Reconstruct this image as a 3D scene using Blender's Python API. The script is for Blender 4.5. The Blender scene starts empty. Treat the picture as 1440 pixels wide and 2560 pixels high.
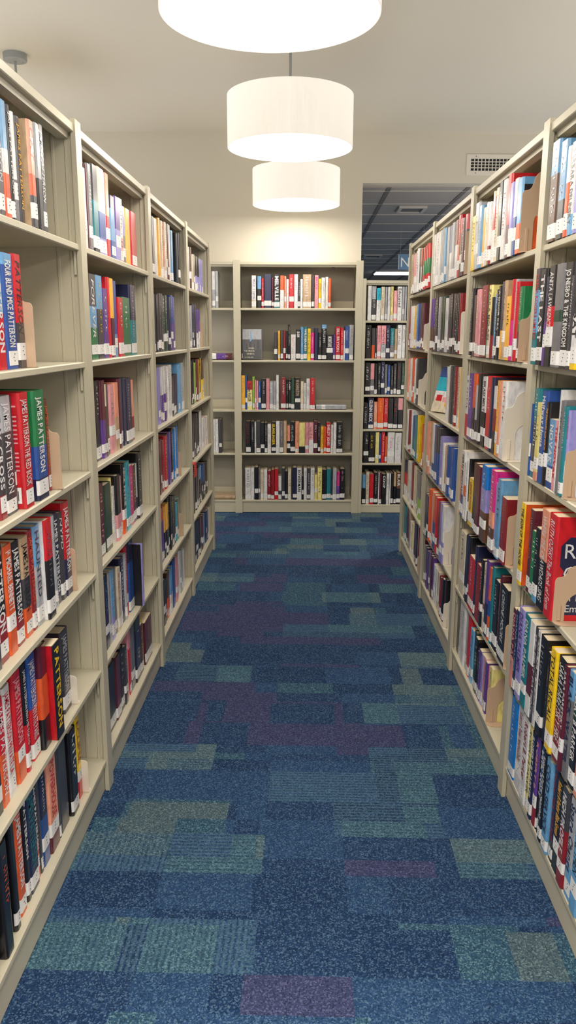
import bpy, bmesh, math, random
from mathutils import Matrix, Vector
S = bpy.context.scene
COLL = S.collection
PI = math.pi

# ---------------------------------------------------------------- camera
cd = bpy.data.cameras.new('camera'); cam = bpy.data.objects.new('camera', cd); COLL.objects.link(cam)
cd.sensor_fit = 'VERTICAL'; cd.sensor_height = 36.0; cd.lens = 1950.4 / 2560 * 36.0
cd.clip_start = 0.02; cd.clip_end = 100
cam.matrix_world = (Matrix.Translation((0, 0, 1.3834)) @ Matrix.Rotation(0.02478, 4, 'Z')
                    @ Matrix.Rotation(PI/2 - 0.22398, 4, 'X') @ Matrix.Rotation(0.00409, 4, 'Z'))
S.camera = cam
# ---------------------------------------------------------------- world, lamps, exposure
W = bpy.data.worlds.new('world'); S.world = W; W.use_nodes = True
W.node_tree.nodes['Background'].inputs[0].default_value = (1.0, 0.95, 0.88, 1)
W.node_tree.nodes['Background'].inputs[1].default_value = 0.75      # daylight of the open library behind the aisle
S.view_settings.view_transform = 'Standard'; S.view_settings.look = 'None'
S.view_settings.exposure = 0.2; S.view_settings.gamma = 1.0
try: S.view_settings.use_curve_mapping = False
except Exception: pass
try:
    S.cycles.use_denoising = True; S.cycles.max_bounces = 6; S.cycles.diffuse_bounces = 4; S.cycles.glossy_bounces = 2; S.cycles.use_adaptive_sampling = True; S.cycles.adaptive_threshold = 0.06
    S.cycles.sample_clamp_indirect = 6.0; S.cycles.caustics_reflective = False
except Exception: pass
LAMP_COL = (1.0, 0.93, 0.83)
LAMP_EMIT = 12.5
SHADE_EMIT = 0.52
LAMP_Z = 2.268
def area_lamp(name, loc, size, watt, down=True, col=LAMP_COL):
    l = bpy.data.lights.new(name, 'AREA'); l.shape = 'DISK'; l.size = size; l.energy = watt; l.color = col
    o = bpy.data.objects.new(name, l); COLL.objects.link(o); o.location = loc
    if not down: o.rotation_euler = (PI, 0, 0)
    return o
# the row of drum lamps goes on over the aisle behind the viewpoint
for i, y in enumerate((0.71, -0.99)):
    area_lamp('row_lamp', (-0.1, y, LAMP_Z), 0.58, 26)
# lamps of the neighbouring aisles, above the ranges' far sides
for x in (-1.62, 1.72):
    for y in (-1.2, 0.9, 2.8): area_lamp('side_lamp', (x, y, LAMP_Z), 0.58, 24)
# unseen upward area lights added behind each range to brighten the ceiling
for x, s in ((-2.6, 1), (2.6, -1)):
    o = area_lamp('ceiling_fill', (x, 1.8, 0.5), 1.0, 118, False, (1.0, 0.95, 0.89)); o.data.shape = 'RECTANGLE'; o.data.size = 2.2; o.data.size_y = 9.0
# unseen area lights added to brighten the room beyond the opening
for x, y in ((-2.2, 10.5), (2.6, 7.3), (4.2, 9.0), (4.2, 13.0)): area_lamp('room_beyond_fill', (x, y, 2.48), 1.0, 85, True, (1.0, 0.90, 0.80))

A = math.atan(0.0317)                                  # the end wall stands a little askew to the aisle
# ---------------------------------------------------------------- materials
def lin(c): return tuple((x/12.92 if x <= 0.04045 else ((x+0.055)/1.055)**2.4) for x in c)
def rgb(r, g, b): return lin((r/255, g/255, b/255)) + (1,)
def mat(name):
    m = bpy.data.materials.new(name); m.use_nodes = True
    nt = m.node_tree; return m, nt, nt.nodes['Principled BSDF']
def node(nt, t, **kw):
    n = nt.nodes.new(t)
    for k, v in kw.items():
        if hasattr(n, k): setattr(n, k, v)
    return n
def setin(n, **kw):
    for k, v in kw.items(): n.inputs[k.replace('_', ' ')].default_value = v
def noise(nt, scale, detail=2, vec=None, rough=0.5):
    n = node(nt, 'ShaderNodeTexNoise'); setin(n, Scale=scale, Detail=detail, Roughness=rough)
    if vec is not None: nt.links.new(vec, n.inputs['Vector'])
    return n
def ramp(nt, src, stops, const=False):
    n = node(nt, 'ShaderNodeValToRGB'); cr = n.color_ramp
    if const: cr.interpolation = 'CONSTANT'
    while len(cr.elements) < len(stops): cr.elements.new(0.5)
    for e, (p, c) in zip(cr.elements, stops): e.position = p; e.color = c
    nt.links.new(src, n.inputs[0]); return n
def mixc(nt, fac, a, b, mode='MIX'):
    n = node(nt, 'ShaderNodeMix', data_type='RGBA', blend_type=mode)
    for sock, v in ((0, fac), (6, a), (7, b)):
        if hasattr(v, 'is_linked') or hasattr(v, 'links'): nt.links.new(v, n.inputs[sock])
        else: n.inputs[sock].default_value = v
    return n.outputs[2]
def math_(nt, op, a, b=0.0):
    n = node(nt, 'ShaderNodeMath', operation=op)
    for i, v in enumerate((a, b)):
        if hasattr(v, 'links'): nt.links.new(v, n.inputs[i])
        else: n.inputs[i].default_value = v
    return n.outputs[0]
def simple(name, col, rough=0.5, metal=0.0, var=0.0, vscale=6.0, bump=0.0, bscale=200.0, spec=0.5):
    m, nt, b = mat(name)
    b.inputs['Roughness'].default_value = rough; b.inputs['Metallic'].default_value = metal
    b.inputs['Specular IOR Level'].default_value = spec
    tc = node(nt, 'ShaderNodeTexCoord')
    n = noise(nt, vscale, 3, tc.outputs['Object'])
    dark = tuple(c*(1-var) for c in col[:3]) + (1,)
    nt.links.new(mixc(nt, n.outputs['Fac'], dark, col), b.inputs['Base Color'])
    if bump:
        n2 = noise(nt, bscale, 2, tc.outputs['Object'])
        bp = node(nt, 'ShaderNodeBump'); setin(bp, Strength=bump, Distance=0.001)
        nt.links.new(n2.outputs['Fac'], bp.inputs['Height']); nt.links.new(bp.outputs[0], b.inputs['Normal'])
    return m
M = {}
M['wall'] = simple('wall_paint', rgb(214, 207, 192), 0.85, var=0.02, vscale=2, bump=0.15, bscale=160)
M['ceiling'] = simple('ceiling_paint', rgb(214, 208, 196), 0.9, var=0.02, vscale=2)
M['steel'] = simple('putty_enamel_steel', rgb(191, 184, 162), 0.36, var=0.02, vscale=9, spec=0.5)
M['steel_back'] = simple('putty_enamel_back_sheet', rgb(180, 174, 158), 0.5, var=0.05, vscale=3)
M['black_back'] = simple('dark_back_sheet', rgb(44, 44, 48), 0.6, var=0.1)
M['tan'] = simple('tan_enamel', rgb(198, 168, 140), 0.45, var=0.04)
M['ivory'] = simple('ivory_enamel', rgb(226, 216, 200), 0.45, var=0.03)
M['grey_metal'] = simple('grey_enamel', rgb(150, 155, 155), 0.45, var=0.03)
M['white_metal'] = simple('white_enamel', rgb(226, 220, 208), 0.5, var=0.02)
M['black'] = simple('black_plastic', rgb(22, 22, 24), 0.5)
M['red'] = simple('red_plastic', rgb(200, 26, 28), 0.4)
M['paper'] = simple('page_edges', rgb(226, 208, 176), 0.9, var=0.12, vscale=60)
M['sticker'] = simple('spine_label_paper', rgb(232, 230, 228), 0.4, var=0.02)
M['ink'] = simple('label_ink', rgb(40, 40, 44), 0.6)
M['blue_sign'] = simple('blue_sign_board', rgb(92, 132, 172), 0.4)
M['sign_white'] = simple('sign_letters', rgb(240, 242, 244), 0.5)
M['clear'] = None
def jacket():
    m, nt, b = mat('glossy_book_jacket')
    at = node(nt, 'ShaderNodeAttribute', attribute_name='Col')
    tc = node(nt, 'ShaderNodeTexCoord')
    mp = node(nt, 'ShaderNodeMapping'); mp.inputs['Scale'].default_value = (1, 1, 0.45)
    nt.links.new(tc.outputs['Object'], mp.inputs['Vector'])
    n = noise(nt, 55, 4, mp.outputs[0], 0.6)
    r = ramp(nt, n.outputs['Fac'], [(0.30, (0.72, 0.72, 0.72, 1)), (0.55, (1, 1, 1, 1)), (0.72, (1.0, 1.0, 1.0, 1))])
    nt.links.new(mixc(nt, 1.0, at.outputs['Color'], r.outputs[0], 'MULTIPLY'), b.inputs['Base Color'])
    b.inputs['Roughness'].default_value = 0.3
    b.inputs['Coat Weight'].default_value = 0.35; b.inputs['Coat Roughness'].default_value = 0.2
    return m
M['jacket'] = jacket()
def emit(name, col, strength, sheen=None):
    m, nt, b = mat(name)
    b.inputs['Base Color'].default_value = (0.8, 0.78, 0.74, 1); b.inputs['Roughness'].default_value = 0.9
    b.inputs['Emission Color'].default_value = col; b.inputs['Emission Strength'].default_value = strength
    return m, nt, b
M['diffuser'] = emit('lit_lamp_diffuser', LAMP_COL + (1,), LAMP_EMIT)[0]
def shade_mat():
    m, nt, b = emit('lit_linen_shade', (1.0, 0.93, 0.82, 1), SHADE_EMIT)
    tc = node(nt, 'ShaderNodeTexCoord')
    mp = node(nt, 'ShaderNodeMapping'); mp.inputs['Scale'].default_value = (220, 220, 6)
    nt.links.new(tc.outputs['Object'], mp.inputs['Vector'])
    n = noise(nt, 1.0, 3, mp.outputs[0])
    r = ramp(nt, n.outputs['Fac'], [(0.3, (0.90, 0.81, 0.68, 1)), (0.7, (1.0, 0.93, 0.82, 1))])
    nt.links.new(r.outputs[0], b.inputs['Emission Color'])
    return m
M['shade'] = shade_mat()
M['shade_edge'] = emit('lit_shade_seam', (1.0, 0.9, 0.76, 1), 0.5)[0]
M['tube'] = emit('lit_fluorescent_panel', (1.0, 0.97, 0.95, 1), 9.0)[0]
def carpet():
    m, nt, b = mat('modular_loop_carpet')
    tc = node(nt, 'ShaderNodeTexCoord'); pos = tc.outputs['Object']
    def brick(w, h, off, rot=0.0, fr=2, sq=1.0):
        mp = node(nt, 'ShaderNodeMapping'); mp.inputs['Location'].default_value = off; mp.inputs['Rotation'].default_value = (0, 0, rot)
        nt.links.new(pos, mp.inputs['Vector'])
        t = node(nt, 'ShaderNodeTexBrick', offset=0.37, offset_frequency=fr, squash=sq, squash_frequency=3)
        setin(t, Color1=(0, 0, 0, 1), Color2=(1, 1, 1, 1), Mortar=(0, 0, 0, 1), Scale=1.0, Mortar_Size=0.0, Bias=0.0, Brick_Width=w, Row_Height=h)
        nt.links.new(mp.outputs[0], t.inputs['Vector']); return t.outputs['Color']
    b1 = brick(0.52, 0.165, (0.11, 0.03, 0), 0, 2, 0.6); b2 = brick(0.24, 0.37, (0.37, 0.2, 0), 0, 3, 1.7); b3 = brick(0.68, 0.25, (0.2, 0.4, 0), 0, 2, 0.8)
    v = math_(nt, 'ADD', math_(nt, 'MULTIPLY', b1, 0.44), math_(nt, 'ADD', math_(nt, 'MULTIPLY', b2, 0.26), math_(nt, 'MULTIPLY', b3, 0.30)))
    navy, blue = rgb(31, 55, 90), rgb(38, 66, 102)
    teal, sage, plum, deep = rgb(45, 75, 99), rgb(69, 90, 101), rgb(53, 60, 93), rgb(27, 51, 86)
    pal = ramp(nt, v, [(0.0, plum), (0.275, navy), (0.36, blue), (0.46, deep), (0.545, teal), (0.61, blue), (0.66, sage), (0.73, teal), (0.80, sage)], True).outputs[0]
    fleckc = ramp(nt, v, [(0.0, rgb(106, 108, 146)), (0.275, rgb(94, 124, 150)), (0.545, rgb(110, 148, 156)), (0.61, rgb(94, 124, 150)), (0.66, rgb(130, 148, 150))], True).outputs[0]
    # tufted rows show as fine stripes in some of the pieces
    wv = node(nt, 'ShaderNodeTexWave', wave_type='BANDS', bands_direction='Y'); setin(wv, Scale=22.0, Distortion=0.6, Detail=1.0, Detail_Scale=4.0)
    wx = node(nt, 'ShaderNodeTexWave', wave_type='BANDS', bands_direction='X'); setin(wx, Scale=22.0, Distortion=0.6, Detail=1.0, Detail_Scale=4.0)
    nt.links.new(pos, wv.inputs['Vector']); nt.links.new(pos, wx.inputs['Vector'])
    sel = ramp(nt, b1, [(0.0, (0, 0, 0, 1)), (0.66, (1, 1, 1, 1))], True).outputs[0]
    selx = ramp(nt, b2, [(0.0, (0, 0, 0, 1)), (0.80, (1, 1, 1, 1))], True).outputs[0]
    wave = mixc(nt, selx, wv.outputs['Fac'], wx.outputs['Fac'])
    st = math_(nt, 'MULTIPLY', math_(nt, 'MULTIPLY', sel, wave), 0.55)
    base = mixc(nt, st, pal, rgb(80, 112, 126))
    vo = node(nt, 'ShaderNodeTexVoronoi'); setin(vo, Scale=310.0); nt.links.new(pos, vo.inputs['Vector'])
    vc = node(nt, 'ShaderNodeSeparateColor'); nt.links.new(vo.outputs['Color'], vc.inputs[0])
    fl = ramp(nt, vc.outputs[0], [(0.0, (0, 0, 0, 1)), (0.60, (0, 0, 0, 1)), (0.97, (0.62, 0.62, 0.62, 1))]).outputs[0]
    dk = ramp(nt, vc.outputs[1], [(0.0, (0.5, 0.5, 0.5, 1)), (0.5, (1, 1, 1, 1))]).outputs[0]
    c = mixc(nt, fl, mixc(nt, 1.0, base, dk, 'MULTIPLY'), fleckc)
    nt.links.new(c, b.inputs['Base Color']); b.inputs['Roughness'].default_value = 0.95
    b.inputs['Specular IOR Level'].default_value = 0.15
    bp = node(nt, 'ShaderNodeBump'); setin(bp, Strength=0.6, Distance=0.002)
    nt.links.new(vo.outputs['Distance'], bp.inputs['Height']); nt.links.new(bp.outputs[0], b.inputs['Normal'])
    return m
M['carpet'] = carpet()
def tiles():
    m, nt, b = mat('acoustic_tile_ceiling')
    tc = node(nt, 'ShaderNodeTexCoord')
    n = noise(nt, 90, 3, tc.outputs['Object'])
    nt.links.new(mixc(nt, n.outputs['Fac'], rgb(176, 168, 162), rgb(196, 188, 182)), b.inputs['Base Color'])
    b.inputs['Roughness'].default_value = 0.95
    return m
M['tiles'] = tiles()
M['tee_light'] = simple('ceiling_tee_white', rgb(214, 208, 200), 0.6)
M['tee_dark'] = simple('ceiling_tee_grey', rgb(128, 122, 120), 0.7)

# ---------------------------------------------------------------- mesh helpers
class MB:
    """Collects faces (with a colour and a material index each) and links them as one mesh object."""
    def __init__(s): s.v = []; s.f = []; s.c = []; s.m = []
    def add(s, vs, fs, col=None, mi=0, T=None):
        o = len(s.v)
        s.v.extend([tuple(T @ Vector(p)) for p in vs] if T is not None else vs)
        for f in fs: s.f.append([i + o for i in f]); s.c.append(col); s.m.append(mi)
    def box(s, x0, x1, y0, y1, z0, z1, col=None, mi=0, T=None):
        s.add([(x0,y0,z0),(x1,y0,z0),(x1,y1,z0),(x0,y1,z0),(x0,y0,z1),(x1,y0,z1),(x1,y1,z1),(x0,y1,z1)],
              [(0,3,2,1),(4,5,6,7),(0,1,5,4),(1,2,6,5),(2,3,7,6),(3,0,4,7)], col, mi, T)
    def prism(s, pts, ax, a, b, col=None, mi=0, T=None):
        """Extrudes a closed 2-D outline along axis ax (the two other axes in order)."""
        n = len(pts)
        def P(p, t): q = list(p); q.insert(ax, t); return tuple(q)
        vs = [P(p, a) for p in pts] + [P(p, b) for p in pts]
        fs = [tuple(range(n))[::-1], tuple(range(n, 2*n))] + [(i, (i+1) % n, n + (i+1) % n, n + i) for i in range(n)]
        s.add(vs, fs, col, mi, T)
    def lathe(s, prof, n=48, col=None, mi=0, T=None, close=False):
        vs = [(r*math.cos(2*PI*i/n), r*math.sin(2*PI*i/n), z) for r, z in prof for i in range(n)]
        m_ = len(prof); fs = []
        for j in range(m_ if close else m_ - 1):
            k = (j + 1) % m_
            for i in range(n): fs.append((j*n+i, j*n+(i+1) % n, k*n+(i+1) % n, k*n+i))
        s.add(vs, fs, col, mi, T)
    def disc(s, r, z, n=48, col=None, mi=0, T=None):
        s.add([(r*math.cos(2*PI*i/n), r*math.sin(2*PI*i/n), z) for i in range(n)], [tuple(range(n))], col, mi, T)
    def build(s, name, mats, parent=None, smooth=False, fix=True):
        me = bpy.data.meshes.new(name); me.from_pydata(s.v, [], s.f)
        if not isinstance(mats, (list, tuple)): mats = [mats]
        for m_ in mats: me.materials.append(m_)
        if any(s.m): me.polygons.foreach_set('material_index', s.m)
        if any(c is not None for c in s.c):
            at = me.color_attributes.new('Col', 'FLOAT_COLOR', 'CORNER'); buf = []
            for f, c in zip(s.f, s.c): buf.extend((c or (1, 1, 1, 1)) * len(f))
            at.data.foreach_set('color', buf)
        if fix:
            bm = bmesh.new(); bm.from_mesh(me); bmesh.ops.recalc_face_normals(bm, faces=bm.faces); bm.to_mesh(me); bm.free()
        if smooth:
            me.polygons.foreach_set('use_smooth', [True]*len(me.polygons))
            try: me.set_sharp_from_angle(angle=math.radians(35))
            except Exception: pass
        o = bpy.data.objects.new(name, me); COLL.objects.link(o)
        if parent is not None: o.parent = parent
        return o
def tag(o, label=None, cat=None, group=None, kind=None):
    if label: o['label'] = label
    if cat: o['category'] = cat
    if group: o['group'] = group
    if kind: o['kind'] = kind
    return o
def thing(name, label, cat, loc=(0, 0, 0), rz=0.0, group=None):
    o = bpy.data.objects.new(name, None); COLL.objects.link(o); o.location = loc; o.rotation_euler = (0, 0, rz); o.empty_display_size = 0.05
    return tag(o, label, cat, group)
def bevel(o, w, seg=2):
    m = o.modifiers.new('bevel', 'BEVEL'); m.width = w; m.segments = seg; m.limit_method = 'ANGLE'; m.angle_limit = math.radians(40)
    return o
def struct(name, mb, m, **k): return tag(mb.build(name, m, **k), kind='structure')

# ---------------------------------------------------------------- the room
CZ = 2.858; OPEN_U, OPEN_Z, CZ2 = 0.402, 2.509, 2.505
mb = MB(); mb.box(-9, 9, -3.0, 20, -0.05, 0.0); struct('floor', mb, M['carpet'])
mb = MB(); mb.box(-9, 9, -3.0, 6.70, CZ, CZ + 0.08); struct('ceiling', mb, M['ceiling'])
TW = Matrix.Translation((0, 6.340, 0)) @ Matrix.Rotation(A, 4, 'Z')
mb = MB(); mb.box(-9.0, OPEN_U, 0, 0.14, 0, CZ, T=TW); mb.box(OPEN_U, 8.9, 0, 0.14, OPEN_Z, CZ, T=TW); mb.box(3.0, 8.9, 0, 0.14, 0, OPEN_Z, T=TW)
struct('wall_back', mb, M['wall'])
# room beyond the opening: lower grid ceiling
mb = MB(); mb.box(OPEN_U - 6, 9, 6.53, 20, CZ2, CZ2 + 0.05); struct('ceiling_beyond', mb, M['tiles'])
mb = MB()
for k in range(12): mb.box(OPEN_U - 6, 9, 6.663 + 0.63*k, 6.675 + 0.63*k, CZ2 - 0.006, CZ2 + 0.002)
struct('trim_1', mb, M['tee_light'])
mb = MB()
for k in range(-6, 12): mb.box(0.603 + 0.615*k, 0.638 + 0.615*k, 6.53, 20, CZ2 - 0.005, CZ2 + 0.002)
struct('trim_2', mb, M['tee_dark'])
mb = MB(); mb.box(-6, 9, 20, 20.1, 0, CZ2); struct('wall_beyond', mb, M['wall'])
mb = MB(); mb.box(-6.1, -6, 6.6, 20, 0, CZ2); struct('wall_beyond_side', mb, M['wall'])

# ---------------------------------------------------------------- steel shelving (local x along the front, y into the shelf, z up)
def upright(h, w, depth):
    """Plan of a post with a folded front channel, recessed side panel with two pressed ribs."""
    a = 0.0125; s = 0.010
    prof = [(0, 0), (w, 0), (w, a), (w-s, a), (w-s, a+0.012), (w-s+0.003, a+0.014), (w-s+0.003, a+0.020), (w-s, a+0.022),
            (w-s, 0.060), (w-s+0.003, 0.062), (w-s+0.003, 0.068), (w-s, 0.070), (w-s, depth), (s, depth),
            (s, 0.070), (s-0.003, 0.068), (s-0.003, 0.062), (s, 0.060), (s, a+0.022), (s-0.003, a+0.020), (s-0.003, a+0.014), (s, a+0.012), (s, a), (0, a)]
    m_ = MB(); m_.prism(prof, 2, 0.0, h); return m_
def shelf_mb(L, depth, t=0.0165, front=0.006):
    prof = [(front+0.003, 0), (depth, 0), (depth, -0.010), (front+0.020, -0.006), (front+0.018, -t), (front+0.002, -t), (front, -t+0.002), (front, -0.003)]
    m_ = MB(); n = len(prof); m_.prism(prof, 0, 0.0, L); return m_
def bracket_mb():
    m_ = MB(); m_.box(0, 0.0015, 0.015, 0.021, -0.078, -0.012); return m_
BR = bracket_mb()
def shelving(name, label, origin, rz, posts, tops, H, depth=0.29, back='steel_back', rail=False, pw=0.052, endw=None, kick=0.014):
    T = thing(name, label, 'bookshelf', origin, rz, 'metal shelving units')
    brm = None
    for i, u in enumerate(posts):
        w_ = pw if not (endw and i == 0) else endw
        o = upright(H, w_, depth).build('upright', M['steel'], T); o.location = (u, 0, 0)
    for i in range(len(posts) - 1):
        a = posts[i] + (pw if not (endw and i == 0) else endw) - 0.008; b = posts[i+1] + 0.008; L = b - a
        for z in tops:
            sh = shelf_mb(L - 0.002, depth - 0.004).build('shelf', M['steel'], T); sh.location = (a + 0.001, 0, z)
            if z > 0.2:
                for du in (0.0075, L - 0.0105):
                    if brm is None: o = BR.build('shelf_bracket', M['steel'], sh); brm = o.data
                    else: o = bpy.data.objects.new('shelf_bracket', brm); COLL.objects.link(o); o.parent = sh
                    o.location = (du, 0, 0)
            if rail:
                m_ = MB(); m_.box(0.003, L - 0.005, depth - 0.045, depth - 0.043, 0.0, 0.062); m_.build('back_rail', M['steel'], sh)
        m_ = MB()                                                     # top panel with a deep folded front lip
        zt = H - 0.012
        m_.prism([(0.005, zt), (depth - 0.004, zt), (depth - 0.004, zt - 0.006), (0.052, zt - 0.006), (0.050, zt - 0.034), (0.022, zt - 0.034), (0.020, zt - 0.020), (0.007, zt - 0.020), (0.005, zt - 0.018)], 0, a + 0.001, b - 0.001)
        m_.build('top_panel', M['steel'], T)
        m_ = MB(); m_.box(a, b, kick, kick + 0.003, 0.004, tops[-1] - 0.016); m_.build('kick_plate', M['steel'], T)
        m_ = MB(); m_.box(a, b, depth - 0.003, depth, 0.004, H - 0.02); m_.build('back_panel', M[back], T)
    return T
ZL = [1.614, 1.308, 1.005, .705, .401, .105]
ZR = [1.614, 1.308, 1.004, .700, .380, .103]
ZC = [1.574, 1.191, .814, .476, .104]; ZQ = [1.487, 1.206, .932, .667, .401, .068]
YB = [1.230, 2.155, 3.080, 4.005, 4.930]
shelving('bookcase_range', 'long beige steel bookcase range under the grey ceiling disc, four bays', (-0.604, 0, 0), PI/2, YB, ZL, 1.920)
shelving('bookcase_range', 'long beige steel bookcase range below the air vent, four bays, many tan bookends', (0.606, 0, 0), -PI/2, [-(y + 0.057) for y in YB[::-1]], ZR, 1.920)
shelving('end_bookcase', 'grey-backed steel bookcase against the end wall facing down the aisle', (0, 6.044, 0), A, [-1.480, -0.565, 0.350], ZC, 1.918, 0.28, rail=True, pw=0.0535)
shelving('end_bookcase', 'shorter black-backed steel bookcase in the wall opening beside the taller end bookcase', (0, 6.044, 0), A, [0.4045, 1.31], ZQ, 1.790, 0.28, back='black_back', endw=0.024, kick=0.006)

# ---------------------------------------------------------------- drum lamps
def pendant(loc, label, drop_to=CZ, group='drum pendant lamps', seam=False):
    T = thing('pendant_lamp', label, 'lamp', loc, 0, group)
    R, Hs = 0.305, 0.232
    m_ = MB(); m_.lathe([(R, 0), (R, Hs), (R - 0.002, Hs + 0.001), (R - 0.004, Hs), (R - 0.004, 0), (R - 0.002, -0.001)], 96, close=True)
    sh = m_.build('drum_shade', M['shade'], T, smooth=True)
    if seam: m_ = MB(); m_.box(-0.0005, 0.0045, -R - 0.0010, -R + 0.001, 0.0, Hs); m_.build('shade_seam', M['shade_edge'], sh)
    m_ = MB(); m_.lathe([(0.0, 0.004), (R - 0.006, 0.004), (R - 0.006, 0.007), (0.0, 0.007)], 96); m_.build('diffuser', M['diffuser'], T)
    m_ = MB(); m_.lathe([(0.0, 0.012), (R - 0.008, 0.012), (R - 0.008, 0.009), (0.0, 0.009)], 64); m_.build('upglow_blocker', M['white_metal'], T)  # unseen opaque disc added to stop the diffuser lighting the ceiling
    m_ = MB()
    m_.lathe([(0.0065, 0.02), (0.0065, drop_to - loc[2])], 16)
    m_.build('stem', M['grey_metal'], T, smooth=True)
    m_ = MB()
    for k in range(3):
        T2 = Matrix.Rotation(2*PI*k/3 + 0.5, 4, 'Z'); m_.box(0.0, R - 0.004, -0.003, 0.003, Hs - 0.03, Hs - 0.024, T=T2)
    m_.build('spider_arms', M['grey_metal'], T)
    m_ = MB(); z = drop_to - loc[2]
    m_.lathe([(0.0, z - 0.036), (0.060, z - 0.036), (0.0625, z - 0.033), (0.0625, z), (0.0, z)], 48)
    for k in (0.6, 2.6): m_.lathe([(0.0, z - 0.0385), (0.003, z - 0.0385), (0.003, z - 0.036)], 10, T=Matrix.Translation((0.042*math.cos(k), 0.042*math.sin(k), 0)))
    m_.build('ceiling_canopy', M['grey_metal'], T, smooth=True)
    return T
pendant((-0.114, 2.40, LAMP_Z - 0.024), 'white drum pendant lamp whose top is cut off by the photo edge')
pendant((-0.099, 4.111, LAMP_Z), 'middle white drum pendant lamp of the row, its fabric seam showing', seam=True)
pendant((-0.096, 5.824, LAMP_Z), 'white drum pendant lamp hanging just before the end bookcase')
pendant((-1.605, 4.63, LAMP_Z), 'pendant lamp behind the bookcase range, only its grey ceiling disc showing')

# ---------------------------------------------------------------- fittings on the wall and in the room beyond
T = thing('air_vent', 'white wall air vent with square grille above the opening', 'vent')
T.matrix_world = TW @ Matrix.Translation((1.183, 0, 2.566))
m_ = MB(); fw, fh = 0.42, 0.147
for x0, x1, z0, z1 in ((0, fw, 0, 0.031), (0, fw, fh - 0.031, fh), (0, 0.033, 0.031, fh - 0.031), (fw - 0.033, fw, 0.031, fh - 0.031)): m_.box(x0, x1, -0.008, 0, z0, z1)
m_.build('frame', M['white_metal'], T)
m_ = MB()
for k in range(1, 13): x = 0.033 + 0.354*k/13; m_.box(x - 0.003, x + 0.003, -0.006, -0.002, 0.031, fh - 0.031)
for k in range(1, 4): z = 0.031 + 0.085*k/4; m_.box(0.033, fw - 0.033, -0.0075, -0.004, z - 0.0025, z + 0.0025)
m_.build('grille', M['white_metal'], T)
m_ = MB(); m_.box(0.03, fw - 0.03, -0.0015, -0.0005, 0.03, fh - 0.03); m_.build('duct_shade_sheet', M['black'], T)  # black sheet stands in for the shade inside the duct
m_ = MB()
for x in (0.07, fw - 0.07):
    for z in (0.015, fh - 0.015): m_.lathe([(0.0, -0.0105), (0.004, -0.010), (0.0045, -0.008)], 12, T=Matrix.Translation((x, 0, z)) @ Matrix.Rotation(PI/2, 4, 'X') @ Matrix.Translation((0, 0, 0.0185)))
m_.build('screws', M['grey_metal'], T)
for (x0, x1, y0, y1, lab) in ((0.80, 1.05, 7.42, 7.74, 'rectangular ceiling diffuser in the dark tile ceiling close to the opening'), (0.79, 1.05, 11.75, 12.15, 'small ceiling vent far back in the dark tile ceiling')):
    T = thing('ceiling_vent', lab, 'vent', (x0, y0, CZ2 - 0.02)); w_, d_ = x1 - x0, y1 - y0
    m_ = MB(); r_ = 0.03
    for b in ((0, w_, 0, r_), (0, w_, d_ - r_, d_), (0, r_, r_, d_ - r_), (w_ - r_, w_, r_, d_ - r_)): m_.box(b[0], b[1], b[2], b[3], 0, 0.022)
    m_.build('frame', M['tee_light'], T)
    m_ = MB(); m_.box(r_, w_ - r_, r_, d_ - r_, 0.012, 0.018); m_.build('louvre_panel', M['tee_dark'], T)
T = thing('ceiling_light', 'lit fluorescent ceiling panel showing low beneath the blue sign', 'light', (1.20, 14.7, CZ2 - 0.03))
m_ = MB(); m_.box(0, 1.22, 0, 0.62, 0.012, 0.032); m_.build('housing', M['tee_light'], T)
m_ = MB(); m_.box(0.02, 1.20, 0.02, 0.60, 0.0, 0.012); m_.build('lit_panel', M['tube'], T)
GLY = {}
def glyph(ch, bold):
    k = (ch, bold)
    if k in GLY: return GLY[k]
    cu = bpy.data.curves.new('g', 'FONT'); cu.body = ch; cu.size = 1.0; cu.resolution_u = 2; cu.offset = bold; cu.fill_mode = 'FRONT'
    ob = bpy.data.objects.new('g', cu); COLL.objects.link(ob)
    dg = bpy.context.evaluated_depsgraph_get(); me = bpy.data.meshes.new_from_object(ob.evaluated_get(dg))
    vs = [(v.co.x, v.co.y) for v in me.vertices]; fs = [tuple(p.vertices) for p in me.polygons]
    bpy.data.objects.remove(ob); bpy.data.curves.remove(cu); bpy.data.meshes.remove(me)
    x0 = min([v[0] for v in vs], default=0); x1 = max([v[0] for v in vs], default=0.22)
    r = (vs, fs, x0, x1); GLY[k] = r; return r
def text_verts(s, bold=0.012, shear=0.0, gap=0.075):
    """The lettering of a line in font units: vertices, faces, advance width."""
    vs, fs, x = [], [], 0.0
    for ch in s:
        if ch == ' ': x += 0.3; continue
        g, f, a, b = glyph(ch, bold); o = len(vs)
        vs += [(px - a + x + shear*py, py) for px, py in g]; fs += [tuple(i + o for i in q) for q in f]; x += b - a + gap
    return vs, fs, max(x - gap, 0.01)
T = thing('hanging_sign', 'blue hanging sign with a white letter N beyond the opening', 'sign', (0.868, 8.0, 2.006))
m_ = MB(); m_.box(0, 0.26, 0, 0.008, 0, 0.142); m_.build('sign_board', M['blue_sign'], T)
m_ = MB(); vs, fs, L = text_verts('N', 0.0)
m_.add([(0.028 + x*0.125, -0.001, 0.025 + y*0.127) for x, y in vs], fs)
for b in ((0.004, 0.007, 0.004, 0.138), (0.253, 0.256, 0.004, 0.138)): m_.box(b[0], b[1], -0.001, 0, b[2], b[3])
m_.build('letter', M['sign_white'], T)
m_ = MB()
for x in (0.02, 0.24): m_.box(x, x + 0.002, 0.003, 0.005, 0.142, CZ2 - 2.006)
m_.build('hanging_wire', M['grey_metal'], T)

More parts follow.
